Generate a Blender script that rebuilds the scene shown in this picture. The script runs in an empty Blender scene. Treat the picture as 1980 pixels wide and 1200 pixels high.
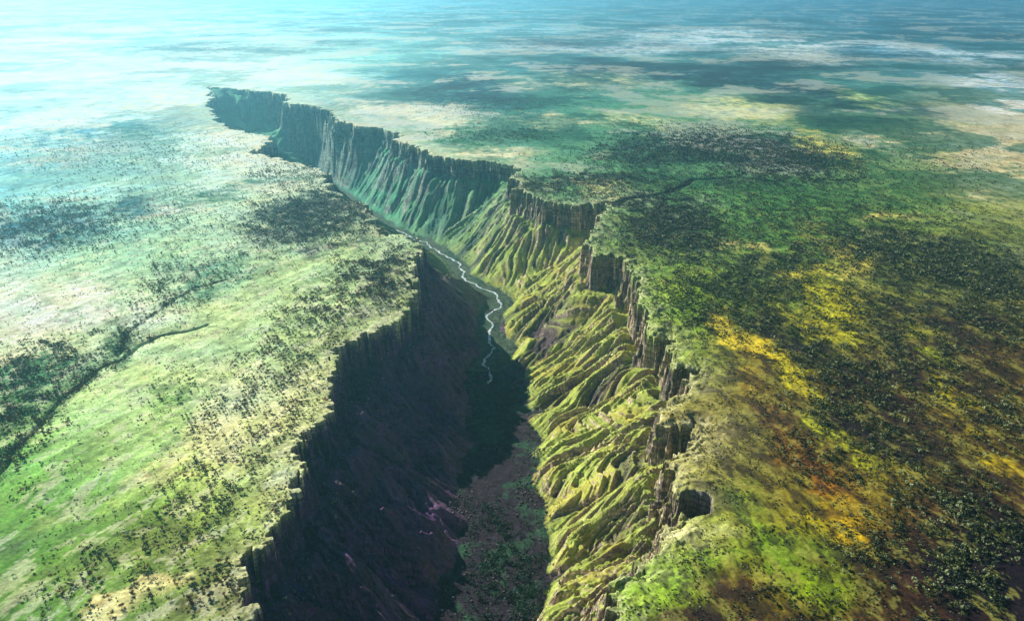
import bpy, math, time
import numpy as np
T0 = time.time()
R = math.radians
SC = bpy.context.scene
COL = SC.collection
rng = np.random.default_rng(7)

# ------------------------------------------------------------------ camera
H = 1000.0                       # metres above the plateau
F = 1554.0                       # focal length in pixels of the 1980 px wide photograph
PITCH = R(22.3)
cam_d = bpy.data.cameras.new('camera')
cam = bpy.data.objects.new('camera', cam_d)
COL.objects.link(cam)
cam.location = (0, 0, H)
cam.rotation_euler = (math.pi/2 - PITCH, 0, 0)
cam_d.sensor_width = 36.0
cam_d.lens = 36.0 * F / 1980.0
cam_d.clip_start = 5.0
cam_d.clip_end = 300000.0
SC.camera = cam

# ------------------------------------------------------------------ sky, sun, exposure
SUN_AZ, SUN_EL = R(-43), R(27)         # azimuth counted from +Y towards +X
w = bpy.data.worlds.new('World'); SC.world = w
w.use_nodes = True
nt = w.node_tree
sky = nt.nodes.new('ShaderNodeTexSky')
sky.sky_type = 'NISHITA'; sky.sun_disc = False
sky.sun_elevation = SUN_EL; sky.sun_rotation = SUN_AZ
sky.altitude = 900; sky.air_density = 0.55; sky.dust_density = 0.2; sky.ozone_density = 7.0
nt.links.new(sky.outputs[0], nt.nodes['Background'].inputs[0])
nt.nodes['Background'].inputs[1].default_value = 0.05
sd = bpy.data.lights.new('sun', 'SUN'); sd.energy = 5.0; sd.angle = R(0.5); sd.color = (1.0, 0.95, 0.84)
sun = bpy.data.objects.new('sun', sd); COL.objects.link(sun)
sun.rotation_euler = (math.pi/2 - SUN_EL, 0, math.pi - SUN_AZ)
sun.location = (-2000, 2500, 2500)
vs = SC.view_settings
vs.view_transform = 'Standard'; vs.look = 'None'; vs.gamma = 1.0; vs.use_curve_mapping = False
vs.exposure = 0.62
SC.cycles.volume_bounces = 1
SC.cycles.max_bounces = 4
SC.cycles.diffuse_bounces = 2
SC.cycles.use_denoising = True

# ------------------------------------------------------------------ helpers
CP, SP = math.cos(PITCH), math.sin(PITCH)
def unproj(u, v, z=0.0):
    """pixel of the photograph -> point of the level z"""
    u = np.asarray(u, float); v = np.asarray(v, float)
    a = (u-990)/F; b = (600-v)/F
    dx, dy, dz = a, CP + b*SP, -SP + b*CP
    t = (z-H)/dz
    return np.stack([dx*t, dy*t], -1)
def proj(x, y, z=0.0):
    dy, dz = y, z-H
    dep = dy*CP - dz*SP
    up = dy*SP + dz*CP
    dep = np.maximum(dep, 1)
    return 990 + F*x/dep, 600 - F*up/dep

_perm = np.random.default_rng(11).permutation(1024).astype(np.int32)
_perm = np.concatenate([_perm, _perm])
_ang = np.random.default_rng(5).random(1024)*2*np.pi
_gx, _gy = np.cos(_ang).astype(np.float32), np.sin(_ang).astype(np.float32)
def perlin(x, y, seed=0):
    x = np.asarray(x, np.float64) + seed*17.31; y = np.asarray(y, np.float64) + seed*9.77
    xi = np.floor(x); yi = np.floor(y)
    xf = (x-xi).astype(np.float32); yf = (y-yi).astype(np.float32)
    xi = xi.astype(np.int64) & 1023; yi = yi.astype(np.int64) & 1023
    xj = (xi+1) & 1023; yj = (yi+1) & 1023
    def g(i, j, fx, fy):
        h = _perm[_perm[i]+j]
        return _gx[h]*fx + _gy[h]*fy
    s = xf*xf*xf*(xf*(xf*6-15)+10); t = yf*yf*yf*(yf*(yf*6-15)+10)
    a = g(xi, yi, xf, yf); b = g(xj, yi, xf-1, yf)
    c = g(xi, yj, xf, yf-1); d = g(xj, yj, xf-1, yf-1)
    ab = a + s*(b-a); cd = c + s*(d-c)
    return (ab + t*(cd-ab))*1.5
def fbm(x, y, scale, octs=4, seed=0, gain=.5, cell=None):
    """cell: local mesh spacing; octaves finer than it fade out"""
    o = 0; a = 1.; s = scale; n = 0
    for k in range(octs):
        p = perlin(x/s, y/s, seed+k*3)
        if cell is not None: p = p*np.clip((s/cell-1.5)/2, 0, 1)
        o = o + a*p; n += a; a *= gain; s /= 2.03
    return o/n*1.4
def ridged(x, y, scale, octs=3, seed=0):
    o = 0; a = 1.; s = scale; n = 0
    for k in range(octs):
        o = o + a*(1-2*np.abs(perlin(x/s, y/s, seed+k*5))); n += a; a *= .5; s /= 2.1
    return o/n
def sstep(a, b, x):
    t = np.clip((x-a)/(b-a), 0, 1); return t*t*(3-2*t)
def lin(c):
    c = np.asarray(c, float)/255.
    return np.where(c <= .04045, c/12.92, ((c+.055)/1.055)**2.4)
def seg_dist(px, py, poly):
    best = np.full(px.shape, 1e18); arc = np.zeros(px.shape); s0 = 0
    for (ax, ay), (bx, by) in zip(poly[:-1], poly[1:]):
        ex, ey = bx-ax, by-ay; L2 = ex*ex+ey*ey
        t = np.clip(((px-ax)*ex+(py-ay)*ey)/L2, 0, 1)
        d = (px-ax-t*ex)**2 + (py-ay-t*ey)**2
        m = d < best
        best = np.where(m, d, best); arc = np.where(m, s0+t*math.sqrt(L2), arc)
        s0 += math.sqrt(L2)
    return np.sqrt(best), arc
def inside(px, py, poly):
    r = np.zeros(px.shape, bool); n = len(poly)
    for i in range(n):
        x1, y1 = poly[i]; x2, y2 = poly[(i+1) % n]
        if y1 == y2: continue
        c = ((y1 > py) != (y2 > py)) & (px < (x2-x1)*(py-y1)/(y2-y1)+x1)
        r ^= c
    return r

# ------------------------------------------------------------------ plan of the canyon (traced rims)
left_rim = [(404,176),(408,192),(398,205),(416,222),(422,240),(470,256),(518,264),(524,274),(492,284),(500,300),(560,312),(604,318),(624,336),
            (632,360),(664,386),(700,398),(716,424),(728,452),(798,464),(806,486),(790,520),(792,548),(800,576),(772,612),(712,640),
            (642,680),(638,740),(634,812),(560,838),(576,856),(578,900),(556,940),(542,996),(500,1040),(462,1080),
            (468,1160),(455,1260),(440,1500)]
right_rim = [(404,168),(480,174),(556,182),(556,200),(600,203),(640,214),(652,232),(700,244),(736,246),(778,262),(766,272),(804,284),(824,286),(830,298),(880,308),
             (940,312),(1006,320),(998,344),(1000,362),(1050,386),(1120,394),(1192,384),(1166,418),(1160,446),(1142,470),(1150,494),
             (1180,492),(1222,500),(1216,520),(1236,532),(1246,568),(1262,600),(1260,634),(1302,634),(1304,694),(1352,702),(1336,740),
             (1296,772),(1282,806),(1358,804),(1352,846),(1300,880),(1306,920),(1318,956),(1300,1010),(1262,1066),
             (1196,1110),(1190,1160),(1200,1260),(1230,1500)]
floor_line_px = [(560,262),(620,320),(700,390),(760,436),(842,478),(885,512),(902,542),(962,572),(968,590),(946,606),(945,650),(962,672),
                 (938,702),(946,742),(965,800),(975,860),(950,930),(980,1000),(990,1080),(965,1160),(960,1240),(960,1500)]
DEPTH = 380.0
LR = unproj(*np.array(left_rim, float).T); RR = unproj(*np.array(right_rim, float).T)
def depth_at(y): return np.interp(y, [1500, 2150, 2700, 4200, 7000], [255, 270, DEPTH, DEPTH, DEPTH*1.3])
_z = np.full(len(floor_line_px), -DEPTH)
for _ in range(30):
    FL = unproj(*np.array(floor_line_px, float).T, z=_z); _z = .5*_z-.5*np.minimum(depth_at(FL[:, 1]), DEPTH)
POLY = np.concatenate([LR, RR[::-1]])

def rim_dist(x, y):
    # warped query point: buttresses, joints and alcoves along the rim
    amp = np.clip(y/2500, .7, 2.0)
    q = .25 + 1.1*sstep(-.25, .45, perlin(x/260, y/260, 7))
    wx = x + amp*(14*perlin(x/150, y/150, 1) + q*(11*perlin(x/62, y/62, 2) + 5*perlin(x/23, y/23, 3)) + 2*perlin(x/9, y/9, 15))
    wy = y + amp*(18*perlin(x/150, y/150, 4) + q*(12*perlin(x/62, y/62, 5) + 5*perlin(x/23, y/23, 6)) + 2*perlin(x/9, y/9, 16))
    def signed(px, py):
        dl, sl = seg_dist(px, py, LR); dr, sr = seg_dist(px, py, RR)
        return np.where(inside(px, py, POLY), 1, -1)*np.minimum(dl, dr), np.where(dl < dr, sl, sr+9000), dl < dr
    sd1, s1, l1 = signed(wx, wy)
    sd0, s0, l0 = signed(x + 14*perlin(x/190, y/190, 1), y + 16*perlin(x/190, y/190, 4))
    k = sstep(25, 110, sd0)
    return sd1*(1-k)+sd0*k, s0, l0

PIT = unproj(1347, 958)
def cells_hash(x, y, size, ang, seed):
    ca, sa = math.cos(ang), math.sin(ang)
    a = (x*ca+y*sa)/size; b = (-x*sa+y*ca)/size
    j = np.floor(b).astype(np.int64); i = np.floor(a+.37*(j % 3)).astype(np.int64)
    return _perm[_perm[(i+seed*7) & 1023]+((j+seed*31) & 1023)]/1023.-.5
def canyon_height(x, y):
    """height of the land before erosion, plus masks"""
    sd, s, isl = rim_dist(x, y)
    # blocky jointing of the cliff face
    jx = x + 4*perlin(x/30, y/30, 71); jy = y + 4*perlin(x/30, y/30, 72)
    am = np.clip(y/2500, .8, 1.6)*sstep(-60, -20, sd)*sstep(75, 38, sd)
    sd = sd + am*(np.where(isl, 40, 26)*cells_hash(jx, jy, 37*np.clip(np.round(y/2500), 1, 2), .35, 3) + 13*cells_hash(jx, jy, 15, .55, 5))
    blk = perlin(s/24., 0*s+.5+sd/90., 8); blk2 = perlin(s/9., 0*s+3.5, 9)
    fl = 9*np.tanh(blk*4) + 4*np.tanh(blk2*3)
    dc, sc_ = seg_dist(x + 12*perlin(x/90, y/90, 12), y, FL)
    dc = np.maximum(dc - np.interp(y, [1500, 2300, 3000, 4500], [100, 92, 52, 30])*(1+.45*perlin(x/150, y/150, 18)+.12*perlin(x/45, y/45, 19)), 0)
    din = sd - 6 + fl*np.clip(sd/10, 0, 1)
    din = np.maximum(din, 0)
    hc = 140 + 35*fbm(x, y, 500, 2, 20) + 25*perlin(s/60., 0*s, 14)
    hc = hc*np.interp(y, [1800, 2600, 3000, 4500, 7000], [.72, 1, 1, .66, .62])
    wc = 30 + 10*perlin(s/70., 0*s+7, 13)
    c = np.clip(din/wc, 0, 1)
    # stepped cliff profile: sheer band, ledge, sheer band
    step = .30*sstep(0, .12, c) + .08*sstep(.12, .36, c) + .28*sstep(.36, .48, c) + .07*sstep(.48, .74, c) + .27*sstep(.74, .88, c)
    u = np.clip((din-wc)/(np.maximum(din-wc, 0)+dc+1), 0, 1)
    tal = 1-(1-u)**1.45
    z = -(hc*step + (depth_at(y)-hc)*tal)
    z = z*sstep(0, 520, np.hypot(x-LR[0][0], y-LR[0][1]))
    # ribs running down the talus
    ribw = np.where(y > 3600, 1.4, 1.0)
    q1 = .5*s+.6*sc_-.55*sd+20*perlin(x/170, y/170, 32)
    rib = ridged(q1/ribw, sd*.16, 100, 1, 30)
    rib2 = ridged((q1+7*perlin(x/120, y/120, 33))/ribw, sd*.08, 37, 2, 40)
    m = sstep(.0, .12, u)*sstep(1.0, .75, u)
    rib3 = 1-2*np.abs(perlin((q1+4*perlin(x/60, y/60, 34))/15., sd/200., 47))
    rib3 = rib3 + .5*(1-2*np.abs(perlin((q1+3*perlin(x/30, y/30, 35))/7., sd/90., 48)))
    z = z + m*(np.where(isl, 34, 24)*rib + 16*rib2 + 8*rib3*np.clip(2.2-y/2600, 0, 1))
    # sink hole in the right rim
    dp = np.hypot((x-PIT[0])/1.0, (y-PIT[1])/1.15) + 7*perlin(x/25, y/25, 50)
    pit = sstep(38, 30, dp)
    z = z - 95*pit
    return z, sd, s, u, isl, c, q1

# ------------------------------------------------------------------ erosion on a regular grid over the canyon
CELL = 5.0
GX0, GX1, GY0, GY1 = -3900., 900., 650., 9300.
nx = int((GX1-GX0)/CELL)+1; ny = int((GY1-GY0)/CELL)+1
gx, gy = np.meshgrid(GX0+np.arange(nx)*CELL, GY0+np.arange(ny)*CELL)
# only cells near the canyon are computed
near = np.zeros(gx.shape, bool)
_sub = (slice(None, None, 8), slice(None, None, 8))
_dl, _ = seg_dist(gx[_sub], gy[_sub], LR); _dr, _ = seg_dist(gx[_sub], gy[_sub], RR)
_n = (np.minimum(_dl, _dr) < 220) | inside(gx[_sub], gy[_sub], POLY)
near = np.repeat(np.repeat(_n, 8, 0), 8, 1)[:ny, :nx]
Z = np.zeros(gx.shape); SD = np.full(gx.shape, -400.); U = np.zeros(gx.shape); Cc = np.zeros(gx.shape)
z_, sd_, s_, u_, isl_, c_, q_ = canyon_height(gx[near], gy[near])
Z[near] = z_; SD[near] = sd_; U[near] = u_; Cc[near] = c_
print('grid', Z.shape, near.sum(), time.time()-T0)

def erode(Z, soft, cells, rounds=7, n=60000, steps=46, cap=.9):
    ny, nx = Z.shape
    flat = Z.ravel()
    for r in range(rounds):
        gyv, gxv = np.gradient(Z)
        gxf, gyf = gxv.ravel(), gyv.ravel()
        idx = cells[rng.integers(0, len(cells), n)]
        px = (idx % nx) + rng.random(n); py = (idx // nx) + rng.random(n)
        vx = np.zeros(n); vy = np.zeros(n); sed = np.zeros(n)
        dz = np.zeros(ny*nx)
        for k in range(steps):
            ix = np.clip(px.astype(np.int64), 1, nx-2); iy = np.clip(py.astype(np.int64), 1, ny-2)
            i = iy*nx+ix
            g_x, g_y = gxf[i], gyf[i]
            vx = vx*.35 - g_x; vy = vy*.35 - g_y
            L = np.hypot(vx, vy)+1e-6
            slope = np.minimum(np.hypot(g_x, g_y), 6)
            want = slope*.22*(1+k*.03)
            dlt = np.clip((want-sed)*.22, -.5, .35)*soft.ravel()[i]
            dlt = np.where(slope < .12, -np.minimum(sed, .06), dlt)
            sed = sed + dlt
            dz += np.bincount(i, weights=-dlt, minlength=ny*nx)
            px = px + vx/L; py = py + vy/L
        d = np.clip(dz.reshape(ny, nx), -5*cap, 3*cap)
        d = .5*d + .125*(np.roll(d, 1, 0)+np.roll(d, -1, 0)+np.roll(d, 1, 1)+np.roll(d, -1, 1))
        Z += d
    return Z
soft = sstep(.02, .2, U)*sstep(1.0, .9, U) + .06*(Cc > .2)
cells = np.flatnonzero((near & (SD > 25)).ravel())
Z = erode(Z, soft, cells)
print('erosion', time.time()-T0)

def grid_sample(A, x, y):
    fx = np.clip((x-GX0)/CELL, 0, nx-1.001); fy = np.clip((y-GY0)/CELL, 0, ny-1.001)
    ix = fx.astype(np.int64); iy = fy.astype(np.int64); tx = fx-ix; ty = fy-iy
    return ((A[iy, ix]*(1-tx)+A[iy, ix+1]*tx)*(1-ty) + (A[iy+1, ix]*(1-tx)+A[iy+1, ix+1]*tx)*ty)

# ------------------------------------------------------------------ land cover of the plateau
# broad ground colours, far rows with the haze blue painted in, (across 0..2000 step 250) x (rows)
CG_V = [-40, 100, 200, 300, 400, 500, 600, 700, 800, 900, 1000, 1100, 1260]
CG = [
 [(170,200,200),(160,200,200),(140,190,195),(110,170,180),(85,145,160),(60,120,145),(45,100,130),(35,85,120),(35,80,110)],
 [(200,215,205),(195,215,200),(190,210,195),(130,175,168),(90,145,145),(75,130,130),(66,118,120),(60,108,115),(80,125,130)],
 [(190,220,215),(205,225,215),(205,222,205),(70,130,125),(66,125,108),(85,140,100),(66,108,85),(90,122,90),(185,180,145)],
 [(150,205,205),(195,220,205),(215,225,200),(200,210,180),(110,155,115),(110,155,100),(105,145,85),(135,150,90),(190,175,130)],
 [(125,195,195),(175,215,190),(205,220,180),(170,190,150),(130,160,100),(95,140,75),(100,145,70),(120,145,70),(160,160,90)],
 [(175,215,190),(165,205,160),(180,205,150),(170,190,130),(130,150,90),(120,155,60),(95,130,50),(110,130,55),(95,110,60)],
 [(215,220,190),(195,215,165),(185,205,135),(180,190,120),(130,150,80),(130,165,45),(100,125,40),(85,80,40),(75,80,40)],
 [(200,215,160),(195,215,150),(195,210,140),(170,180,110),(150,150,90),(140,150,50),(98,92,36),(75,55,38),(85,70,35)],
 [(160,195,120),(185,210,130),(200,205,140),(170,170,100),(150,150,90),(165,150,70),(94,80,38),(80,62,38),(90,75,32)],
 [(118,170,80),(148,182,88),(205,205,130),(150,150,80),(150,150,90),(170,165,90),(98,86,34),(95,80,34),(80,65,32)],
 [(108,155,64),(125,160,64),(175,185,90),(140,130,70),(140,150,60),(140,155,45),(125,115,25),(85,60,32),(60,42,36)],
 [(92,140,50),(112,142,58),(150,150,75),(120,120,60),(130,150,30),(125,155,20),(105,100,25),(75,48,30),(28,20,26)],
 [(95,140,55),(120,145,70),(120,120,60),(110,110,50),(120,150,20),(110,130,18),(85,65,25),(60,40,30),(26,19,26)],
]
CGA = lin(np.array(CG, float))
CGA[:, :5] *= [.93, 1.01, .95]
CGA[2:5, 4:8] *= [.8, 1.0, 1.02]
CGA[4:, 5:] *= [1.02, 1.04, .85]
# patches: u, v, half width, half height, angle, colour, strength
PT = [
 # pale bare ground, left
 (110,600,200,38,0,(235,228,198),.9),(30,690,120,30,-8,(225,225,185),.7),(300,900,90,34,-28,(225,220,150),.8),(440,830,80,60,-35,(225,225,160),.7),
 (300,1140,110,14,-28,(232,215,140),.9),(150,1000,110,22,-22,(185,205,105),.7),(470,760,90,55,-35,(215,220,160),.6),(540,600,120,24,-12,(200,218,150),.6),
 (580,770,60,40,-40,(225,225,160),.6),(700,600,60,24,-20,(225,225,175),.7),(740,500,60,34,-10,(200,215,155),.6),(350,215,70,26,10,(225,225,195),.9),
 (450,260,60,16,5,(230,228,195),.8),(500,300,110,18,-5,(222,225,190),.7),(150,300,120,16,-10,(228,222,200),.8),(330,410,70,14,-5,(225,220,190),.7),
 (90,240,160,18,-8,(215,215,205),.7),(420,120,160,22,2,(225,225,210),.6),(560,150,120,14,0,(225,225,205),.7),(290,140,120,10,-5,(225,222,205),.6),
 # dark and teal scrub, left
 (90,440,120,36,-6,(24,105,118),.95),(200,255,150,20,-8,(60,140,150),.8),(265,405,35,14,-5,(20,110,115),.8),(430,372,80,16,-10,(35,115,85),.85),
 (610,415,120,36,-8,(34,62,56),.9),(300,255,60,26,20,(60,140,130),.5),(560,350,70,12,-8,(50,110,80),.6),(650,482,100,14,-14,(36,56,50),.85),(740,545,60,22,-20,(48,58,46),.8),
 (90,715,90,40,-16,(60,120,75),.9),(60,790,80,24,-35,(55,105,50),.9),(235,655,22,36,15,(40,90,45),.8),(420,540,100,22,-25,(110,165,125),.6),
 (700,600,90,24,-28,(56,62,46),.8),(600,700,80,18,-38,(80,96,58),.65),(380,1000,120,44,-25,(110,125,55),.5),(240,1080,140,36,-20,(115,125,65),.5),
 (420,1160,60,30,-20,(85,80,55),.7),(60,1060,90,20,-20,(90,130,60),.6),(330,800,60,26,-20,(120,165,80),.6),
 # right: forest, dark heath and dark far bands
 (900,175,120,36,6,(8,66,78),.95),(760,150,100,18,0,(60,140,145),.6),(1080,128,160,12,2,(40,110,120),.6),(1330,145,240,16,4,(14,58,70),.95),(1560,180,220,18,7,(16,48,56),.95),
 (1780,218,130,12,10,(50,80,75),.7),(1600,215,140,22,10,(45,85,75),.7),(870,265,70,18,0,(60,130,85),.85),(1050,262,120,9,0,(60,120,75),.6),
 (1420,290,180,30,4,(20,32,34),.98),(1250,300,110,20,-2,(45,80,55),.8),(1560,310,80,20,8,(18,30,34),.95),(1130,355,150,16,-2,(45,70,45),.85),(1500,345,160,12,3,(45,75,45),.7),
 (1310,440,90,52,18,(24,48,32),.98),(1430,560,120,36,-4,(50,70,40),.7),(1540,500,180,16,-14,(55,75,40),.7),(1780,500,190,34,10,(26,38,30),.9),(1900,540,120,40,20,(45,55,38),.8),
 (1380,620,60,24,20,(50,60,38),.7),(1540,660,110,26,30,(45,40,35),.8),(1720,650,130,50,25,(48,38,40),.85),(1640,730,160,36,32,(50,38,36),.8),(1900,620,80,28,30,(40,28,45),.9),
 (1820,760,140,22,28,(60,45,35),.7),(1700,860,140,26,35,(45,38,34),.8),(1850,960,160,40,32,(42,34,32),.8),(1900,1110,150,90,30,(24,17,26),.95),(1720,1080,70,36,30,(60,38,30),.8),
 (1840,150,190,12,4,(45,85,100),.7),(1700,100,260,8,2,(60,120,145),.7),(1650,150,120,18,5,(60,120,110),.5),(1500,112,60,8,3,(50,105,100),.6),
 # right: pale clearings
 (760,215,120,16,4,(225,218,185),.9),(850,232,90,10,8,(215,215,175),.8),(950,295,80,14,3,(235,222,170),.95),(1060,350,60,10,2,(215,215,160),.8),(1150,365,70,12,6,(215,210,140),.8),
 (1090,235,90,9,2,(220,212,160),.8),(1250,235,80,12,4,(195,200,140),.7),(1440,215,90,22,5,(215,215,140),.85),(1120,160,36,12,6,(220,222,175),.8),(1200,152,26,12,10,(220,222,165),.8),
 (1040,160,30,10,0,(195,205,170),.6),(1270,170,28,12,10,(180,200,160),.7),(1600,290,60,22,25,(215,205,100),.8),(1690,270,60,10,8,(210,205,160),.8),(1690,190,70,8,10,(170,190,120),.7),
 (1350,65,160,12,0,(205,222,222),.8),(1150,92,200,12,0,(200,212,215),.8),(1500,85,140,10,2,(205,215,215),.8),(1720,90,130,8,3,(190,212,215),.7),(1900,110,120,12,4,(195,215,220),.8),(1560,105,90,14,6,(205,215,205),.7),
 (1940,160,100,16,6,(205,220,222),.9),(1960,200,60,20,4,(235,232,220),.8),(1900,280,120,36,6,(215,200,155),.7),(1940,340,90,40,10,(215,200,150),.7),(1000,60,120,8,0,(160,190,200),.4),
 (1450,470,40,12,10,(215,200,110),.8),(1740,415,60,12,6,(215,205,110),.8),(1720,468,90,8,2,(200,200,120),.8),(1560,460,40,24,-30,(180,175,80),.6),
 # right: yellow and lime grass
 (1640,500,60,24,30,(215,200,85),.9),(1570,535,100,14,-14,(205,195,65),.85),(1620,590,60,36,40,(200,195,30),.95),(1580,620,80,20,20,(175,170,35),.8),(1430,655,70,16,28,(225,200,50),.95),
 (1510,700,90,14,38,(205,180,35),.9),(1570,745,60,14,38,(195,185,35),.8),(1325,580,36,70,-10,(155,195,35),.9),(1330,530,40,30,10,(150,175,60),.7),(1780,660,70,12,32,(170,175,40),.8),(1890,600,60,14,30,(160,170,40),.8),
 (1830,740,80,14,36,(185,170,30),.8),(1460,740,40,34,40,(170,140,40),.6),(1640,870,90,20,38,(175,180,40),.8),(1850,815,60,24,40,(190,170,30),.8),(1920,900,70,26,40,(205,180,30),.85),(1880,850,50,18,35,(165,160,35),.7),
 (1560,920,80,36,42,(160,100,26),.75),(1640,1000,56,34,35,(215,175,20),.95),(1560,1000,60,28,20,(160,150,22),.7),(1510,830,80,26,50,(112,84,40),.5),(1700,940,60,30,20,(150,140,40),.6),
 (1560,1090,60,70,-55,(115,140,32),.8),(1480,1040,60,28,50,(125,160,30),.7),(1350,1070,90,26,-10,(118,148,38),.8),(1290,1120,90,36,-10,(132,165,30),.85),(1600,1150,46,40,0,(140,170,22),.8),(1440,1140,70,30,20,(80,60,25),.7),
 (1400,1190,110,20,0,(70,50,25),.7),(1480,880,20,60,-25,(90,90,40),.5),(1440,960,40,30,30,(130,160,50),.6),(1350,1010,70,18,0,(205,205,130),.7),
]
PT = [(a,b,c,d,math.cos(R(e)),math.sin(R(e)),lin(f),g) for a,b,c,d,e,f,g in PT]

def plateau_colour(x, y, cell):
    r = np.hypot(x, y)
    u0, v0 = proj(x, y)
    # ragged edges: warp the look-up by fractal noise of the ground
    sc = np.clip(r/1400, 1, 12)
    n1 = fbm(x, y, 420, 5, 61, .6, cell); n2 = fbm(x, y, 420, 5, 71, .6, cell)
    n3 = fbm(x, y, 90, 4, 81, .65, cell); n4 = fbm(x, y, 90, 4, 91, .65, cell)
    m1 = fbm(x, y, 2400, 4, 65, .6, cell); m2 = fbm(x, y, 2400, 4, 75, .6, cell)
    fade = np.clip(2600/r, .05, 1)
    far = sstep(2500, 7000, r)
    wx = 60*(n1*(1-far)+m1*far) + 26*n3*fade + 20*n1*far
    wy = (46*n2 + 20*n4)*fade + 12*m2*far
    u = u0+wx; v = v0+wy
    fu = np.clip(u/250, 0, 7.999); iu = fu.astype(int); tu = (fu-iu)[..., None]
    fv = np.interp(v, CG_V, np.arange(len(CG_V))); iv = np.clip(fv.astype(int), 0, len(CG_V)-2); tv = (fv-iv)[..., None]
    c = (CGA[iv, iu]*(1-tu)+CGA[iv, iu+1]*tu)*(1-tv) + (CGA[iv+1, iu]*(1-tu)+CGA[iv+1, iu+1]*tu)*tv
    for (pu, pv, ru, rv, ca, sa, rgb, st) in PT:
        du = u-pu; dv = v-pv
        near_ = (np.abs(du) < 2.1*max(ru, rv)) & (np.abs(dv) < 2.1*max(ru, rv))
        if not near_.any(): continue
        i = np.nonzero(near_)
        a = (du[i]*ca+dv[i]*sa)/ru; b = (-du[i]*sa+dv[i]*ca)/rv
        k = st*np.exp(-(a*a+b*b)**1.5*.8)
        k = np.clip(k*(1+1.5*n3[i]+1.1*n1[i]), 0, 1)[..., None]
        c[i] = c[i]*(1-k) + rgb*k
    return c, u0, v0, n3

# ------------------------------------------------------------------ terrain mesh, finer towards the middle distance
az = np.linspace(R(-48), R(48), 1440)
rr = [700.]
while rr[-1] < 9500: rr.append(rr[-1]*1.00185)
while rr[-1] < 120000: rr.append(rr[-1]*(1.00185+min(.02, (rr[-1]-9500)/9e5)))
rr = np.array(rr)
X = rr[:, None]*np.sin(az)[None]; Y = rr[:, None]*np.cos(az)[None]
cell = np.broadcast_to((rr*(az[1]-az[0]))[:, None], X.shape)
print('mesh', X.shape, X.size)
u0, v0 = proj(X, Y)

def creek_px(pts): return unproj(*np.array(pts, float).T)
creekL = creek_px([(-260,1180),(-60,990),(2,906),(22,868),(60,835),(110,776),(160,738),(205,702),(240,690),(272,664),(312,645),(352,640),(400,627)])
creekR = creek_px([(1186,392),(1212,384),(1240,380),(1280,374),(1312,364),(1330,352),(1346,346),(1420,342),(1500,350)])
Zt = 7*fbm(X, Y, 700, 4, 101, .5, cell) + 2.2*fbm(X, Y, 60, 4, 111, .6, cell) + 25*fbm(X, Y, 5000, 2, 121)*sstep(6000, 14000, rr)[:, None]
dL, _ = seg_dist(X+9*perlin(X/70, Y/70, 131), Y+9*perlin(X/70, Y/70, 132), creekL)
dR, _ = seg_dist(X+14*perlin(X/90, Y/90, 133), Y+14*perlin(X/90, Y/90, 134), creekR)
creekB = creek_px([(225,694),(236,668),(252,640),(282,616),(330,584),(370,560),(440,540)])
dB, _ = seg_dist(X+9*perlin(X/50, Y/50, 135), Y+9*perlin(X/50, Y/50, 136), creekB)
Zt -= 7*np.exp(-(dL/6)**2) + 4*np.exp(-(dL/40)**2) + 4*np.exp(-(dB/8)**2) + 16*np.exp(-(dR/16)**2)
# right shoulder: rolling knobs and folded lip behind the rim
inb = (X > GX0) & (X < GX1) & (Y > GY0) & (Y < GY1)
grid_near = grid_sample(near.astype(float), X, Y)*inb > .01
i = np.nonzero(grid_near)
z_, sd_, s_, u_, isl_, c_, q_ = canyon_height(X[i], Y[i])
dz_ = grid_sample(Z, X[i], Y[i])
# base on the same grid for the difference made by erosion
Zb = np.zeros(gx.shape); Zb[near] = canyon_height(gx[near], gy[near])[0]
dz_ = dz_ - grid_sample(Zb, X[i], Y[i])
SDm = np.full(X.shape, -500.); Um = np.zeros(X.shape); Cm = np.zeros(X.shape); ISL = np.zeros(X.shape, bool); Sm = np.zeros(X.shape)
SDm[i] = sd_; Um[i] = u_; Cm[i] = c_; ISL[i] = isl_; Sm[i] = s_; q1 = np.zeros(X.shape); q1[i] = q_
out = np.clip(-SDm, 0, 500)
lip = np.exp(-out/65.)*(SDm < 0)
Zt[i] *= 1-np.clip(sd_/60, 0, 1)
rightlip = lip*(~ISL)*(X > 0)*(Y < 3600)
Zt -= 24*np.exp(-out/70.)*sstep(110, 0, SDm)*(~ISL)*(X > 0)*sstep(3000, 2400, Y)
Zt += rightlip*(14*ridged(X+15*perlin(X/70, Y/70, 143), Y+15*perlin(X/70, Y/70, 144), 85, 3, 141)-5) + lip*(ridged(X, Y, 26, 3, 151)*3-1)
Zt[i] += z_ + dz_
DET = ridged(X, Y, 14, 2, 161)
wall = sstep(.02, .1, Cm)*sstep(.97, .9, Um)
Zt += wall*1.5*DET*np.clip(4/cell, 0, 1)
print('heights', time.time()-T0)

# colours
C, _, _, n3 = plateau_colour(X, Y, cell)
fine = fbm(X, Y, 26, 4, 171, .7, cell); mid = fbm(X, Y, 160, 4, 181, .6, cell); big = fbm(X, Y, 3000, 5, 191, .62, cell)
kx = sstep(-.10, .10, X/Y)
def sided(f):
    """streaks that run with the slope of each side, blended across the middle"""
    w_ = 30*perlin(X/300, Y/300, 203)
    a = f(X*.9-Y*.43+w_, Y*.9+X*.43); b = f(X*.96+Y*.27+w_, Y*.96-X*.27)
    return a*(1-kx)+b*kx
streak = sided(lambda p, q: fbm(p, q*.22, 34, 4, 201, .62, cell*.8))
clump = ridged(X+8*fine, Y+8*n3, 34, 3, 291)-.35
gl = 1 + .42*fine + .28*mid + .55*streak + .45*clump*np.clip(9/cell, 0, 1)*(.5+.8*kx)
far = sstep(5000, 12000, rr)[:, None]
gl = gl*1.08 + far*1.5*big
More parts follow.
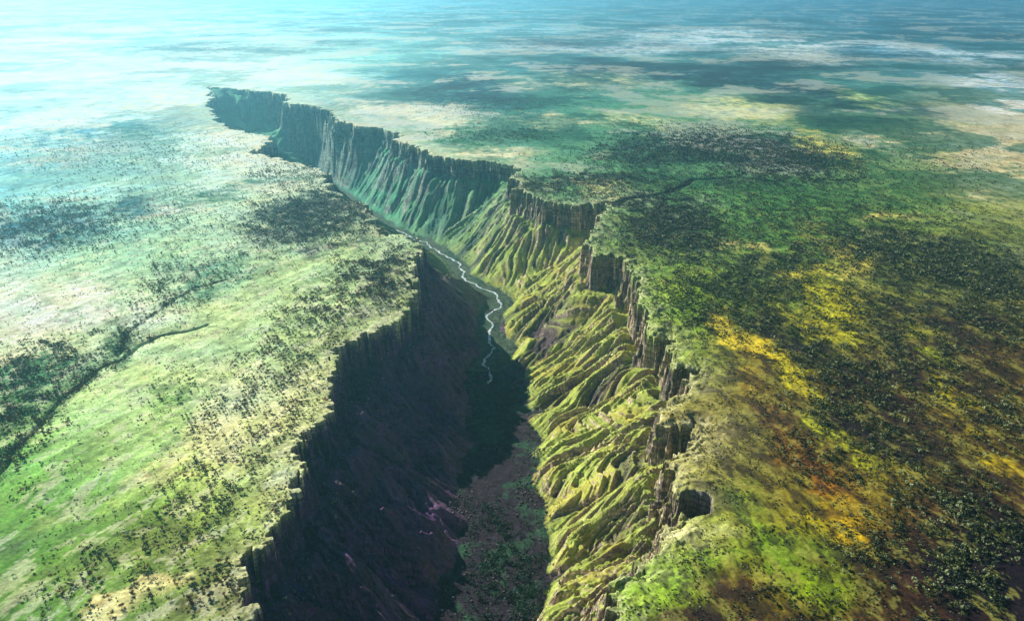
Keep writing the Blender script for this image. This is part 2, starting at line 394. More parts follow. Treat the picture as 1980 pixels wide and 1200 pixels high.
C = C*np.clip(gl, .18, 2.0)[..., None]
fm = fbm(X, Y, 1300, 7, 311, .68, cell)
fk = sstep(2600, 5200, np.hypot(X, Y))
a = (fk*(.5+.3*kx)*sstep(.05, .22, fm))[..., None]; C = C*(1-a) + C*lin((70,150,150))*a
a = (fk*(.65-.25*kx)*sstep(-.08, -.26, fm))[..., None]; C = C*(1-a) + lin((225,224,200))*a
fn = sided(lambda p, q: fbm(p, q*.5, 60, 5, 321, .78, cell))
rk = sstep(40, 200, X)*(1-fk)*sstep(-15, -50, SDm)
lum_ = C.mean(-1)
a = (rk*.68*sstep(-.02, .2, fn)*sstep(.6, .1, lum_*.7))[..., None]; C = C*(1-a) + lin((38,24,34))*a
a = (rk*.45*sstep(-.08, -.3, fn))[..., None]; C = C*(1-a) + lin((176,172,78))*a
lk = (1-sstep(-200, 40, X))*(1-fk)
a = (lk*.35*sstep(.1, .3, fn))[..., None]; C = C*(1-a) + lin((120,140,84))*a
a = (lk*.45*sstep(-.05, -.25, fn))[..., None]; C = C*(1-a) + lin((228,228,186))*a
hue = fbm(X, Y, 240, 3, 211, .6, cell)[..., None]
C = C*(1+hue*np.array([.16, .04, -.16]))
# dark tracks of dry drainage on the grass
tr = ridged(X+40*perlin(X/200, Y/200, 221), Y+40*perlin(X/200, Y/200, 222), 210, 2, 231)
C = C*(1-.35*sstep(.80, .97, tr)*(1-far))[..., None]
# bare rock along the rim
rim = (np.exp(-out/np.where(Y > 3300, 60., np.where(X > 40, 38., 24.)))*(.45+.55*sstep(-.2, .4, fine+.3*n3)))[..., None]
rimcol = lin((205,200,155))
C = C*(1-.75*rim) + rimcol*.75*rim*np.clip(1+.5*fine, .4, 1.5)[..., None]
# creeks
ck = np.maximum(np.exp(-(dL/4.5)**2)*sstep(-.5, .1, perlin(X/40, Y/40, 371)), .6*np.exp(-(dB/5)**2))[..., None]; C = C*(1-ck) + lin((52,40,42))*ck
ck = np.exp(-(dR/15)**2)[..., None]; C = C*(1-ck*.9) + lin((40,45,38))*ck*.9
# walls
vert_ = perlin(Sm/9., SDm/40, 246)
gy_, gx_ = np.gradient(Zt)
sl = np.hypot(gx_/np.maximum(np.gradient(X, axis=1), .3), gy_/np.maximum(np.gradient(rr)[:, None], .3))
steep = sstep(1.35, 2.1, sl+.25*vert_ )[..., None]
strata = perlin(Zt/9 + .7*perlin(X/80, Y/80, 241), X*0+.5, 242) + .6*perlin(Zt/3.4, X*0+.5, 243)
vert = perlin(Sm/7., Zt/60, 244)
rock = np.where((ISL)[..., None], lin((108,72,118)), lin((172,156,138)))*(1+.35*strata+.35*vert+.25*fine)[..., None]  # left rock darker and purple: its shade is painted into the colour
stain = sstep(.1, .5, perlin(Sm/16., Zt/120+4, 245))[..., None]
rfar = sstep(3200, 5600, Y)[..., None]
rock = rock*(1-rfar*np.array([.5, .2, .0]))  # distant rock loses red, a haze tint put into its colour
rock = rock*(1-.6*stain) + lin((78,56,84))*.6*stain
grass = lin((138,150,74))*(1+.4*fine+.3*mid)[..., None]
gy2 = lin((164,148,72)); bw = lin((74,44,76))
a = sstep(-.1, .5, fbm(X, Y, 120, 3, 251, .6, cell))[..., None]
grass = grass*(1-.5*a) + gy2*.5*a
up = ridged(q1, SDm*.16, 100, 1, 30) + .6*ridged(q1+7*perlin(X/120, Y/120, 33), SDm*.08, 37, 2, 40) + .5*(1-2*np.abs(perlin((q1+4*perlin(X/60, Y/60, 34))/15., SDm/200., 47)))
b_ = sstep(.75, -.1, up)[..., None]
grass = grass*(1-.85*b_) + bw*.85*b_  # gullies between the ribs darkened to purple, painted shade
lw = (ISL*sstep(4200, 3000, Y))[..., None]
grass = grass*(1-.85*lw) + lin((82,40,98))*.85*lw*np.clip(1+.9*fine+.7*vert+.5*mid, .15, 2.5)[..., None]  # purple shade of the left slopes painted into their colour
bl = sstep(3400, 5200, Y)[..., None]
grass = grass*(1-bl) + lin((72,132,106))*bl*(1+.4*fine)[..., None]  # distant slopes turn teal, haze tint in the colour
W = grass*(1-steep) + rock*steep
bed = sstep(.1, .35, perlin(Zt/13+.5*perlin(X/60, Y/60, 341), X*0+.2, 342))[..., None]
W = W*(1-.45*bed*steep)
# valley floor
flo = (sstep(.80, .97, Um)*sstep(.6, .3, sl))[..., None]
fc = np.where((Y > 2750)[..., None], lin((74,90,70)), lin((46,38,48)))*(1+.8*fine+.4*clump)[..., None]  # near floor dark purple, shadow tone painted into the colour
fg = sstep(.05, .45, fbm(X, Y, 130, 4, 271, .65, cell))[..., None]
fc = fc*(1-fg) + lin((52,84,62))*fg*(1+.5*fine)[..., None]
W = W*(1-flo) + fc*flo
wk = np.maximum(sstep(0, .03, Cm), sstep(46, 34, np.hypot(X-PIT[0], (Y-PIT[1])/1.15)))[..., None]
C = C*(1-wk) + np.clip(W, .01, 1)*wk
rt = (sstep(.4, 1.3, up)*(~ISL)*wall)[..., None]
C = C*(1+.7*rt*np.array([1, .95, .6]))  # rib crests lightened on the sunlit side, painted highlights
C = np.clip(C*(1.08-.16*kx)[..., None], .006, .9)
print('colours', time.time()-T0)

def terrain_material():
    m = bpy.data.materials.new('terrain'); m.use_nodes = True
    t = m.node_tree; N = t.nodes; L = t.links
    b = N['Principled BSDF']; b.inputs['Roughness'].default_value = .95
    b.inputs['Specular IOR Level'].default_value = .1
    at = N.new('ShaderNodeAttribute'); at.attribute_name = 'cover'
    tc = N.new('ShaderNodeNewGeometry')
    n1 = N.new('ShaderNodeTexNoise'); n1.inputs['Scale'].default_value = .16; n1.inputs['Detail'].default_value = 5; n1.inputs['Roughness'].default_value = .7
    L.new(tc.outputs['Position'], n1.inputs['Vector'])
    mr = N.new('ShaderNodeMapRange'); mr.inputs['From Min'].default_value = .3; mr.inputs['From Max'].default_value = .7
    mr.inputs['To Min'].default_value = .62; mr.inputs['To Max'].default_value = 1.38
    L.new(n1.outputs['Fac'], mr.inputs['Value'])
    mx = N.new('ShaderNodeVectorMath'); mx.operation = 'MULTIPLY'
    L.new(at.outputs['Color'], mx.inputs[0]); L.new(mr.outputs['Result'], mx.inputs[1])
    nv = N.new('ShaderNodeSeparateXYZ'); L.new(tc.outputs['Normal'], nv.inputs[0])
    fz = N.new('ShaderNodeMapRange'); fz.inputs['From Min'].default_value = .62; fz.inputs['From Max'].default_value = .38; fz.inputs['To Min'].default_value = 0; fz.inputs['To Max'].default_value = 1
    L.new(nv.outputs['Z'], fz.inputs['Value'])
    def band(sx, sz, det, lo, hi, a0, a1):
        sc = N.new('ShaderNodeVectorMath'); sc.operation = 'MULTIPLY'; sc.inputs[1].default_value = (sx, sx, sz)
        L.new(tc.outputs['Position'], sc.inputs[0])
        q = N.new('ShaderNodeTexNoise'); q.inputs['Scale'].default_value = 1; q.inputs['Detail'].default_value = det; q.inputs['Roughness'].default_value = .6
        L.new(sc.outputs[0], q.inputs['Vector'])
        r = N.new('ShaderNodeMapRange'); r.inputs['From Min'].default_value = lo; r.inputs['From Max'].default_value = hi; r.inputs['To Min'].default_value = a0; r.inputs['To Max'].default_value = a1
        L.new(q.outputs['Fac'], r.inputs['Value']); return q, r
    q1, r1 = band(.012, .16, 3, .42, .58, .62, 1.35)
    q2, r2 = band(.16, .035, 3, .40, .56, .6, 1.3)
    mm = N.new('ShaderNodeMath'); mm.operation = 'MULTIPLY'; L.new(r1.outputs[0], mm.inputs[0]); L.new(r2.outputs[0], mm.inputs[1])
    ml = N.new('ShaderNodeMix'); ml.data_type = 'FLOAT'; ml.inputs[2].default_value = 1
    L.new(fz.outputs[0], ml.inputs[0]); L.new(mm.outputs[0], ml.inputs[3])
    m2 = N.new('ShaderNodeVectorMath'); m2.operation = 'MULTIPLY'; L.new(mx.outputs[0], m2.inputs[0]); L.new(ml.outputs[0], m2.inputs[1])
    L.new(m2.outputs[0], b.inputs['Base Color'])
    bp = N.new('ShaderNodeBump'); bp.inputs['Strength'].default_value = .8; bp.inputs['Distance'].default_value = 2.5
    n2 = N.new('ShaderNodeTexNoise'); n2.inputs['Scale'].default_value = .09; n2.inputs['Detail'].default_value = 6; n2.inputs['Roughness'].default_value = .65
    L.new(tc.outputs['Position'], n2.inputs['Vector'])
    ad = N.new('ShaderNodeMath'); ad.operation = 'MULTIPLY_ADD'; ad.inputs[1].default_value = 1.6
    sm = N.new('ShaderNodeMath'); sm.operation = 'MULTIPLY'; L.new(mm.outputs[0], sm.inputs[0]); L.new(fz.outputs[0], sm.inputs[1])
    L.new(sm.outputs[0], ad.inputs[0]); L.new(n2.outputs['Fac'], ad.inputs[2])
    L.new(ad.outputs[0], bp.inputs['Height']); L.new(bp.outputs['Normal'], b.inputs['Normal'])
    return m
MT = terrain_material()

def make_mesh(name, V, Fq, mat, cols=None, kind=None, smooth=False):
    me = bpy.data.meshes.new(name)
    n = Fq.shape[1]
    me.vertices.add(len(V)); me.vertices.foreach_set('co', np.ascontiguousarray(V, np.float32).ravel())
    me.loops.add(Fq.size); me.loops.foreach_set('vertex_index', np.ascontiguousarray(Fq, np.int32).ravel())
    me.polygons.add(len(Fq)); me.polygons.foreach_set('loop_start', np.arange(0, Fq.size, n, dtype=np.int32))
    if smooth: me.polygons.foreach_set('use_smooth', np.ones(len(Fq), bool))
    me.update(calc_edges=True)
    if cols is not None:
        a = me.attributes.new('cover', 'FLOAT_COLOR', 'POINT')
        cc = np.ones((len(V), 4), np.float32); cc[:, :3] = cols
        a.data.foreach_set('color', cc.ravel())
    me.materials.append(mat)
    o = bpy.data.objects.new(name, me); COL.objects.link(o)
    if kind: o['kind'] = kind
    return o

nr, na = X.shape
V = np.stack([X, Y, Zt], -1).reshape(-1, 3); Cf = C.reshape(-1, 3)
ii = (np.arange(nr-1)[:, None]*na + np.arange(na-1)[None]).ravel()
Q = np.stack([ii, ii+na, ii+na+1, ii+1], 1)[:, ::-1]
reg = np.where((Cm > .05) & (Um < .94), 1, np.where((Cm > .05), 2, 0)).ravel()
fr = reg[Q[:, 0]]
for k, nm in ((0, 'plateau_ground'), (1, 'canyon_walls'), (2, 'valley_floor')):
    q = Q[fr == k]
    used, inv = np.unique(q, return_inverse=True)
    make_mesh(nm, V[used], inv.reshape(-1, 4), MT, Cf[used], 'structure')
print('terrain', time.time()-T0)

def ground_z(x, y):
    r = np.hypot(x, y); a = np.arctan2(x, y)
    fr_ = np.interp(r, rr, np.arange(nr)); fa = (a-az[0])/(az[1]-az[0])
    ir = np.clip(fr_.astype(int), 0, nr-2); ia = np.clip(fa.astype(int), 0, na-2); tr_ = fr_-ir; ta = np.clip(fa-ia, 0, 1)
    return ((Zt[ir, ia]*(1-ta)+Zt[ir, ia+1]*ta)*(1-tr_) + (Zt[ir+1, ia]*(1-ta)+Zt[ir+1, ia+1]*ta)*tr_), ir, ia

# ------------------------------------------------------------------ river
def resample(P, step):
    d = np.r_[0, np.cumsum(np.hypot(*np.diff(P, axis=0).T))]
    t = np.arange(0, d[-1], step)
    return np.stack([np.interp(t, d, P[:, 0]), np.interp(t, d, P[:, 1])], -1), t
def ribbon(name, P, width, zf, mat, nx_=5):
    P, t = resample(P, 6)
    for _ in range(3): P[1:-1] = (P[:-2]+2*P[1:-1]+P[2:])/4
    T = np.gradient(P, axis=0); T /= np.hypot(*T.T)[:, None]
    Nn = np.stack([-T[:, 1], T[:, 0]], -1)
    wv = width*(1+.75*perlin(t/45, t*0+.5, 301)+.3*perlin(t/18, t*0+.5, 302))
    P = P + Nn*(20*perlin(t/110, t*0+.3, 303)+9*perlin(t/38, t*0+.3, 304))[:, None]
    k = np.linspace(-.5, .5, nx_)
    XY = P[:, None] + Nn[:, None]*(wv[:, None]*k[None])[..., None]
    z = zf(XY[..., 0], XY[..., 1])
    z = np.repeat(z.max(1)[:, None], nx_, 1)+.4
    for _ in range(6): z[1:-1] = np.maximum(z[1:-1], (z[:-2]+z[2:])/2)
    V = np.concatenate([XY, z[..., None]], -1).reshape(-1, 3)
    n = len(P)
    i = (np.arange(n-1)[:, None]*nx_+np.arange(nx_-1)[None]).ravel()
    return make_mesh(name, V, np.stack([i, i+1, i+nx_+1, i+nx_], 1)[:, ::-1], mat, None, 'structure', True)
mw = bpy.data.materials.new('river_water'); mw.use_nodes = True
t_ = mw.node_tree; b = t_.nodes['Principled BSDF']; b.inputs['Roughness'].default_value = .35
tc = t_.nodes.new('ShaderNodeNewGeometry'); nz = t_.nodes.new('ShaderNodeTexNoise'); nz.inputs['Scale'].default_value = .06; nz.inputs['Detail'].default_value = 4
cr = t_.nodes.new('ShaderNodeValToRGB'); cr.color_ramp.elements[0].position = .38; cr.color_ramp.elements[0].color = (.25, .42, .45, 1)
cr.color_ramp.elements[1].position = .56; cr.color_ramp.elements[1].color = (.85, .9, .9, 1)
t_.links.new(tc.outputs['Position'], nz.inputs['Vector']); t_.links.new(nz.outputs['Fac'], cr.inputs[0]); t_.links.new(cr.outputs[0], b.inputs['Base Color'])
gz = lambda x, y: ground_z(x, y)[0]
ribbon('river', FL[3:14], 9.5, gz, mw)

# ------------------------------------------------------------------ trees
# where they stand: u, v, half width, half height, angle, trees per 100 m2
DT = [(500,830,110,100,-50,.55),(430,950,150,70,-30,.60),(300,1080,220,60,-22,.42),(560,720,110,70,-40,.5),(660,590,120,40,-25,.9),(350,560,80,44,-30,.55),
 (90,715,100,45,-16,1.3),(50,800,90,24,-35,1.3),(235,655,18,36,15,1.6),(100,440,130,44,-5,1.1),(430,520,140,40,-20,.35),(620,420,130,46,-8,1.7),(450,1120,90,50,-25,.6),
 (60,930,120,60,0,.06),(150,1150,140,60,0,.25),(730,540,60,50,-10,1.5),(580,640,90,36,-35,.5),(300,420,260,60,0,.16),(560,340,80,24,0,.6),(250,300,240,40,0,.2),(320,760,60,30,-20,.35),(200,720,60,12,-40,.8),(80,860,70,12,-48,1.0),
 (180,1180,160,30,-10,.35),(540,990,40,60,-40,.55),
 (1310,440,95,55,18,1.5),(1420,290,190,32,4,1.5),(1250,300,110,22,-2,1.0),(1560,310,90,22,8,1.4),(1130,355,160,18,-2,1.0),(1500,345,170,14,3,1.1),(900,175,120,36,6,1.0),(1430,560,150,44,-4,1.1),
 (1540,500,190,20,-14,.9),(1780,500,200,40,10,1.2),(1900,540,120,46,20,1.0),(1380,620,70,26,20,1.0),(1540,660,130,32,30,1.0),(1720,650,150,60,25,.7),(1640,730,180,42,32,.7),(1900,620,90,34,30,.7),
 (1820,760,150,30,28,.8),(1700,860,170,40,35,1.0),(1850,960,180,50,32,1.0),(1880,1120,200,100,30,1.2),(1720,1080,90,50,30,.7),(1560,1180,90,30,20,.5),(1600,900,120,40,38,.5),(1950,820,80,60,30,.7),
 (1350,400,300,90,0,.25),(1550,420,260,60,0,.3),(1700,330,200,60,0,.2),(950,262,90,12,0,.8),(980,930,100,60,60,1.3),(960,1060,80,80,80,1.0),(930,620,60,80,20,.6)]
DT = [(a,b,c,d,math.cos(R(e)),math.sin(R(e)),f) for a,b,c,d,e,f in DT]
def density(x, y):
    r = np.hypot(x, y); u, v = proj(x, y)
    n1 = fbm(x, y, 300, 5, 61, .6); n3 = fbm(x, y, 80, 3, 91, .6)
    fade = np.clip(2600/r, .05, 1)
    u = u+50*n1; v = v+40*n3*fade
    D = np.zeros(x.shape)
    for (pu, pv, ru, rv, ca, sa, f) in DT:
        du, dv = u-pu, v-pv
        a = (du*ca+dv*sa)/ru; b = (-du*sa+dv*ca)/rv
        D = np.maximum(D, f*np.exp(-np.minimum((a*a+b*b)**1.5, 40)*.8))
    n5 = fbm(x, y, 42, 2, 351)
    cl_ = seg_dist(x+9*perlin(x/70, y/70, 131), y+9*perlin(x/70, y/70, 132), creekL)[0]; cb_ = seg_dist(x, y, creekB)[0]
    cr_ = seg_dist(x+14*perlin(x/90, y/90, 133), y+14*perlin(x/90, y/90, 134), creekR)[0]
    vis = proj(x, y)[0] < 330
    D = np.maximum(D, 1.9*np.exp(-((cl_-9)/9)**2)*vis)
    D = np.maximum(D, 1.3*np.exp(-(cb_/14)**2)); D = np.maximum(D, 1.3*np.exp(-(cr_/26)**2))
    D = D*np.clip(1+1.6*n3+.6*n1+1.3*n5, .04, 2.6)
    D = D*np.interp(r, [3600, 7400], [1, .12])
    return D*.01*np.where(x > 0, 2.1, 1.7)
N_C = 2600000
rad = np.sqrt(rng.random(N_C)*(7600**2-900**2)+900**2); tha = (rng.random(N_C)-.5)*2*R(38)
area = (7600**2-900**2)*R(38)
tx, ty = rad*np.sin(tha), rad*np.cos(tha)
keep = rng.random(N_C) < density(tx, ty)*area/N_C
tx, ty = tx[keep], ty[keep]
tz, ir, ia = ground_z(tx, ty)
ok = (Um[ir, ia] > .97) | (SDm[ir, ia] < -5)
hh = Zt[np.clip(ir+2, 0, nr-1), ia]
ok &= np.abs(hh-tz) < 9
tx, ty, tz = tx[ok], ty[ok], tz[ok]
tcov = C[ir[ok], ia[ok]]
print('trees', len(tx), time.time()-T0)

def crown_mesh(n, seed, sz):
    """leaf clumps spread through an uneven crown, unit radius 1, centre at the origin"""
    g = np.random.default_rng(seed)
    lobes = g.normal(size=(5, 3))*[.42, .42, .22]; lobes[0] = 0
    k = g.integers(0, 5, n)
    d = g.normal(size=(n, 3)); d /= np.linalg.norm(d, axis=1)[:, None]
    c = lobes[k] + d*(.30+.32*g.random((n, 1)))*[1, 1, .75]
    nn = d + g.normal(size=(n, 3))*.6; nn /= np.linalg.norm(nn, axis=1)[:, None]
    a = np.cross(nn, g.normal(size=(n, 3))); a /= np.linalg.norm(a, axis=1)[:, None]
    b = np.cross(nn, a)
    q = np.stack([c+a*sz*.9, c+b*sz*.6, c-a*sz*.9, c-b*sz*.6], 1) + g.normal(size=(n, 4, 3))*sz*.18
    return q
def leaf_material():
    m = bpy.data.materials.new('foliage'); m.use_nodes = True
    t = m.node_tree; b = t.nodes['Principled BSDF']; b.inputs['Roughness'].default_value = .6
    b.inputs['Specular IOR Level'].default_value = .25
    at = t.nodes.new('ShaderNodeAttribute'); at.attribute_name = 'cover'
    t.links.new(at.outputs['Color'], b.inputs['Base Color'])
    return m
ML = leaf_material()
MB_ = bpy.data.materials.new('bark'); MB_.use_nodes = True
MB_.node_tree.nodes['Principled BSDF'].inputs['Base Color'].default_value = (.16, .12, .1, 1)
MB_.node_tree.nodes['Principled BSDF'].inputs['Roughness'].default_value = .9

dist = np.hypot(tx, ty); uu, vv = proj(tx, ty, tz)
onfl = Um[ir[ok], ia[ok]] > .9
right = (tx > 40) | onfl
g = rng
tr_r = 1.9 + 3.6*g.random(len(tx))**2.2; tr_r = np.where(right, tr_r*1.05, tr_r)
tr_h = tr_r*(1.5+.5*g.random(len(tx)))
dk = lin((92,90,48)); dk2 = lin((118,74,48)); tealc = lin((52,92,72)); pale = lin((170,180,124)); olive = lin((104,112,56)); deep = lin((46,64,44))
r1 = g.random(len(tx))
base = np.where(right[:, None], np.where((r1 < .2)[:, None], pale, np.where((r1 < .55)[:, None], olive, deep)),
                np.where((r1 < .4)[:, None], dk2, np.where((r1 < .65)[:, None], dk, tealc)))
farw = sstep(2600, 4200, dist)[:, None]
base = np.where(onfl[:, None], np.where((r1 < .5)[:, None], deep, tealc), base)
fw2 = farw*np.where(right, .5, .5)[:, None]
base = base*(1-fw2) + np.where(right[:, None], deep*.7, tealc)*fw2
base = np.where((farw > 0) & ~right[:, None], base*(1+.5*sstep(3500, 6500, dist)[:, None]), base)
base = np.where(right[:, None], base, base*1.25)
tcolor = base*(.75+.5*g.random((len(tx), 1)))
inframe = (uu > 2) & (uu < 1978) & (vv < 1196)
order = np.argsort(np.where(inframe, dist, 1e9))
solo = order[:280]
rest = np.ones(len(tx), bool); rest[solo] = False

def merged(name, idx, nleaf, sz, label=None):
    P = [crown_mesh(nleaf, 900+k, sz) for k in range(10)]
    P = np.stack(P)                                   # 10,n,4,3
    kk = rng.integers(0, 10, len(idx)); an = rng.random(len(idx))*2*np.pi
    q = P[kk]                                         # T,n,4,3
    ca, sa = np.cos(an)[:, None, None], np.sin(an)[:, None, None]
    rx = (q[..., 0]*ca-q[..., 1]*sa); ry = (q[..., 0]*sa+q[..., 1]*ca)
    r_ = tr_r[idx][:, None, None]
    V = np.stack([rx*r_+tx[idx][:, None, None], ry*r_+ty[idx][:, None, None], q[..., 2]*r_+(tz[idx]+tr_h[idx]*.72)[:, None, None]], -1)
    sh = .8+.4*rng.random((len(idx), nleaf, 1, 1))
    cc = np.broadcast_to(tcolor[idx][:, None, None, :]*sh, V.shape)
    return V.reshape(-1, 3), cc.reshape(-1, 3)
ri = np.flatnonzero(rest)
Vs, Cs = [], []
for lo, hi, nl, sz in ((0, 1900, 30, .34), (1900, 3000, 16, .46), (3000, 4600, 8, .62), (4600, 9999, 5, .8)):
    k = ri[(dist[ri] >= lo) & (dist[ri] < hi)]
    v_, c_ = merged('x', k, nl, sz); Vs.append(v_); Cs.append(c_)
Vs = np.concatenate(Vs); Cs = np.concatenate(Cs)
def scatter(n, ymax, dens):
    r_ = np.sqrt(rng.random(n)*(ymax**2-900**2)+900**2); t_ = (rng.random(n)-.5)*2*R(37)
    x_, y_ = r_*np.sin(t_), r_*np.cos(t_)
    zz, a_, b_ = ground_z(x_, y_)
    k = rng.random(n) < dens(x_, y_, a_, b_)*(ymax**2-900**2)*R(37)/n
    k &= np.abs(Zt[np.clip(a_+1, 0, nr-1), b_]-zz) < 7
    return x_[k], y_[k], zz[k], a_[k], b_[k]
def shrub_density(x_, y_, a_, b_):
    plat = SDm[a_, b_] < -4; fl = Um[a_, b_] > .97; wl = ~plat & ~fl
    cl = np.clip(.5+2.2*fbm(x_, y_, 60, 3, 361), 0, 2)
    d = np.where(wl, np.where(ISL[a_, b_], .3, .9), np.where(fl, 1.4, np.where(x_ > 0, 2.6, .7)))
    return d*cl*.01*np.interp(np.hypot(x_, y_), [2600, 4400], [1, .25])
hx, hy, hz_, ha, hb = scatter(900000, 4400., shrub_density)
print('shrubs', len(hx))
P5 = np.stack([crown_mesh(5, 1200+k, .8) for k in range(12)])
kk = rng.integers(0, 12, len(hx)); hr = np.where(hx > 0, 1.2, .9)+1.8*rng.random(len(hx))**2
hr *= np.clip(np.hypot(hx, hy)/2600, 1, 1.5)
q = P5[kk]*hr[:, None, None, None]*[1, 1, .8]
q = q + np.stack([hx, hy, hz_+hr*.35], -1)[:, None, None, :]
pal = np.array([lin(c) for c in ((56,66,34),(84,62,44),(120,124,52),(150,156,112),(44,34,42),(70,84,44))])
hc_ = pal[rng.choice(6, len(hx), p=[.26, .16, .16, .08, .18, .16])]
gcol = C[ha, hb]
hc_ = np.where((hx > 0)[:, None], hc_*.75+gcol*.25, hc_*.6+gcol*.2*rng.random((len(hx), 1)))
Vs = np.concatenate([Vs, q.reshape(-1, 3)]); Cs = np.concatenate([Cs, np.broadcast_to(hc_[:, None, None, :], q.shape).reshape(-1, 3)])
fo = make_mesh('woodland', Vs, np.arange(len(Vs)).reshape(-1, 4), ML, Cs, 'stuff')
fo['label'] = 'scrubby woodland scattered over both plateaus beyond the nearest trees'
print('woodland', len(Vs)//4, time.time()-T0)

def trunk_mesh(seed):
    """tapered leaning trunk with four limbs reaching into the crown, unit height"""
    gg = np.random.default_rng(seed); V = []; Fc = []
    def tube(p0, p1, r0, r1, n=6):
        p0 = np.array(p0); p1 = np.array(p1); d = p1-p0; d = d/np.linalg.norm(d)
        a = np.cross(d, [.3, .9, .1]); a /= np.linalg.norm(a); b = np.cross(d, a); o = len(V)
        for p, r in ((p0, r0), ((p0+p1)/2+a*r0*.4, (r0+r1)/2), (p1, r1)):
            for k in range(n): V.append(p+(a*math.cos(2*math.pi*k/n)+b*math.sin(2*math.pi*k/n))*r)
        for l in range(2):
            for k in range(n): Fc.append((o+l*n+k, o+l*n+(k+1) % n, o+(l+1)*n+(k+1) % n, o+(l+1)*n+k))
    top = (gg.normal()*.05, gg.normal()*.05, .5)
    tube((0, 0, -.12), top, .055, .035)
    for k in range(4):
        a = k*1.57+gg.random(); tube(top, (top[0]+math.cos(a)*.28, top[1]+math.sin(a)*.28, .72+.2*gg.random()), .03, .01)
    return np.array(V), np.array(Fc)
protos = []
for k in range(8):
    q = crown_mesh(150, 700+k, .19).reshape(-1, 3)
    tv, tf = trunk_mesh(50+k)
    protos.append((q, tv, tf))
MCOL = [('dark reddish green', dk2), ('dark olive', dk), ('teal green', tealc), ('pale grey green', pale), ('olive green', olive), ('deep green', deep)]
def foliage_mat(name, c):
    m = bpy.data.materials.new(name); m.use_nodes = True; t = m.node_tree
    b = t.nodes['Principled BSDF']; b.inputs['Roughness'].default_value = .6; b.inputs['Specular IOR Level'].default_value = .25
    gi = t.nodes.new('ShaderNodeNewGeometry'); mr = t.nodes.new('ShaderNodeMapRange')
    mr.inputs['To Min'].default_value = .7; mr.inputs['To Max'].default_value = 1.3
    mx = t.nodes.new('ShaderNodeVectorMath'); mx.operation = 'MULTIPLY'; mx.inputs[0].default_value = tuple(c)
    t.links.new(gi.outputs['Random Per Island'], mr.inputs['Value']); t.links.new(mr.outputs[0], mx.inputs[1]); t.links.new(mx.outputs[0], b.inputs['Base Color'])
    return m
fm = [foliage_mat('foliage_'+n.replace(' ', '_'), c) for n, c in MCOL]
cache = {}
trunks = {}
for i_ in solo:
    ci = int(np.argmin([np.abs(base[i_]/(1 if right[i_] else 1.25)-c).sum() for _, c in MCOL])); k = int(rng.integers(0, 8))
    if (k, ci) not in cache:
        q = protos[k][0]; o = make_mesh('crown', q, np.arange(len(q)).reshape(-1, 4), fm[ci]); cache[k, ci] = o.data; bpy.data.objects.remove(o)
    if k not in trunks:
        o = make_mesh('trunk', protos[k][1], protos[k][2], MB_); trunks[k] = o.data; bpy.data.objects.remove(o)
    e = bpy.data.objects.new('tree', None); COL.objects.link(e)
    e.location = (tx[i_], ty[i_], tz[i_]); e.rotation_euler.z = rng.random()*6.28
    e['category'] = 'tree'
    u_, v_ = uu[i_], vv[i_]
    if onfl[i_]:
        where, grp = 'on the shaded canyon floor', 'trees on the canyon floor'
    elif right[i_]:
        where, grp = (('at bottom right corner' if u_ > 1800 and v_ > 1080 else 'at right edge' if u_ > 1800 else 'at bottom right edge' if v_ > 1080 else 'in the right hand scrub'), 'trees in the dark scrub on the right plateau') if u_ > 1450 else ('on the green right canyon shoulder', 'trees on the green shoulder right of the canyon') if u_ > 1150 else ('on the floor of the canyon', 'trees on the canyon floor')
    else:
        where, grp = (('near the left canyon rim' if v_ < 1080 else 'near bottom left rim'), 'trees close to the left canyon rim') if u_ > 330 else (('at bottom left corner' if v_ > 1080 else 'on left plateau'), 'trees on the open grass of the left plateau')
    nd = np.sort(np.hypot(tx-tx[i_], ty-ty[i_]))[1]
    size = 'tiny' if tr_r[i_] < 2.4 else 'small' if tr_r[i_] < 3.6 else 'broad'
    spac = 'in a clump' if nd < 6 else 'loosely spaced' if nd < 14 else 'alone'
    gc = tcov[i_]; lum = gc.mean()
    soil = 'on pale ground' if lum > .3 else 'on dark soil' if lum < .06 else 'on yellow grass' if gc[0] > gc[1]*.95 else 'on green grass'
    e['label'] = '%s %s tree %s %s %s' % (size, MCOL[ci][0].replace('grey ', ''), spac, soil, where)
    e['group'] = '%s, %s' % (grp, MCOL[ci][0])
    for nm, me, sc, z in (('trunk', trunks[k], (tr_r[i_]*1.1, tr_r[i_]*1.1, tr_h[i_]), 0), ('crown', cache[k, ci], (tr_r[i_],)*3, tr_h[i_]*.72)):
        o = bpy.data.objects.new(nm, me); COL.objects.link(o); o.parent = e; o.location = (0, 0, z); o.scale = sc
print('solo', time.time()-T0)

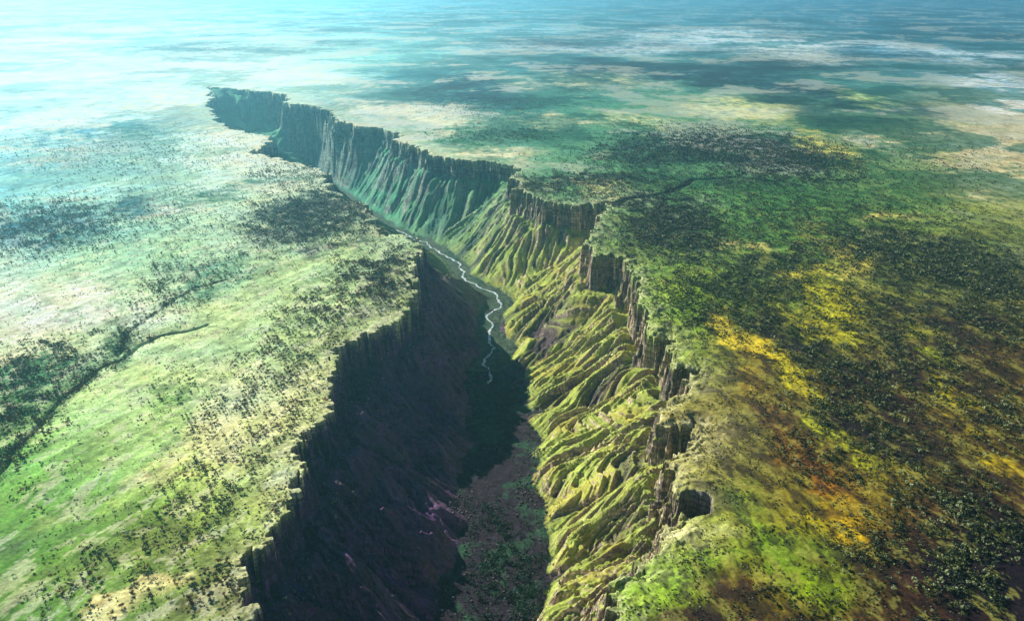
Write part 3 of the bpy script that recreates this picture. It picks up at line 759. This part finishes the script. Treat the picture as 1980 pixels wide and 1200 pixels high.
# ------------------------------------------------------------------ fallen blocks
def scree_density(x_, y_, a_, b_):
    u_ = Um[a_, b_]; inw = Cm[a_, b_] > .5
    cl = np.clip(-.1+2.6*fbm(x_, y_, 90, 3, 381), 0, 2)
    foot = inw*(sstep(.0, .06, u_)*sstep(.22, .1, u_)*1.5 + sstep(.72, .95, u_)*1.3)
    rimr = (SDm[a_, b_] < -3)*(SDm[a_, b_] > -55)*(x_ > 0)*.5
    return (foot+rimr)*cl*.01
rx_, ry_, rz_, ra_, rb_ = scatter(500000, 3600., scree_density)
ico = []
for k in range(10):
    gg = np.random.default_rng(600+k)
    c8 = np.array([(i_, j_, k_) for k_ in (-1, 1) for j_ in (-1, 1) for i_ in (-1, 1)], float)*.62
    ico.append(c8*(1+.35*gg.normal(size=(8, 1)).clip(-1, 1))+gg.normal(size=(8, 3))*.12)
ico = np.stack(ico); QF = np.array([(0,2,3,1),(4,5,7,6),(0,1,5,4),(2,6,7,3),(0,4,6,2),(1,3,7,5)])
kk = rng.integers(0, 10, len(rx_)); an = rng.random(len(rx_))*6.28
v8 = ico[kk]*(.9+2.6*rng.random(len(rx_))**3)[:, None, None]*(1+.4*rng.random((len(rx_), 1, 3)))
v8 = np.stack([v8[..., 0]*np.cos(an)[:, None]-v8[..., 1]*np.sin(an)[:, None], v8[..., 0]*np.sin(an)[:, None]+v8[..., 1]*np.cos(an)[:, None], v8[..., 2]], -1)
v8 = v8 + np.stack([rx_, ry_, rz_+.3], -1)[:, None, :]
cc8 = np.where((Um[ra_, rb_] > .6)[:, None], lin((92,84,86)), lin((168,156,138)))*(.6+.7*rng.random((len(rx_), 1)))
so = make_mesh('scree', v8.reshape(-1, 3), (np.arange(len(rx_))[:, None, None]*8+QF[None]).reshape(-1, 4), MT, np.repeat(cc8, 8, 0), 'stuff')
so['label'] = 'fallen rock blocks strewn below the cliffs and along the canyon foot'

# ------------------------------------------------------------------ haze
hz = bpy.data.meshes.new('haze')
S = 125000.; zb, zt = -600., H+60
hv = [(-S,-3000,zb),(S,-3000,zb),(S,S,zb),(-S,S,zb),(-S,-3000,zt),(S,-3000,zt),(S,S,zt),(-S,S,zt)]
hz.from_pydata(hv, [], [(3,2,1,0),(4,5,6,7),(0,1,5,4),(1,2,6,5),(2,3,7,6),(3,0,4,7)])
ho = bpy.data.objects.new('haze', hz); COL.objects.link(ho); ho['kind'] = 'stuff'
m = bpy.data.materials.new('haze'); m.use_nodes = True; t = m.node_tree
t.nodes.remove(t.nodes['Principled BSDF'])
pv = t.nodes.new('ShaderNodeVolumePrincipled')
pv.inputs['Color'].default_value = (.30, .80, 1.0, 1)
pv.inputs['Density'].default_value = 3.5e-5
pv.inputs['Anisotropy'].default_value = .72
t.links.new(pv.outputs[0], t.nodes['Material Output'].inputs['Volume'])
hz.materials.append(m)
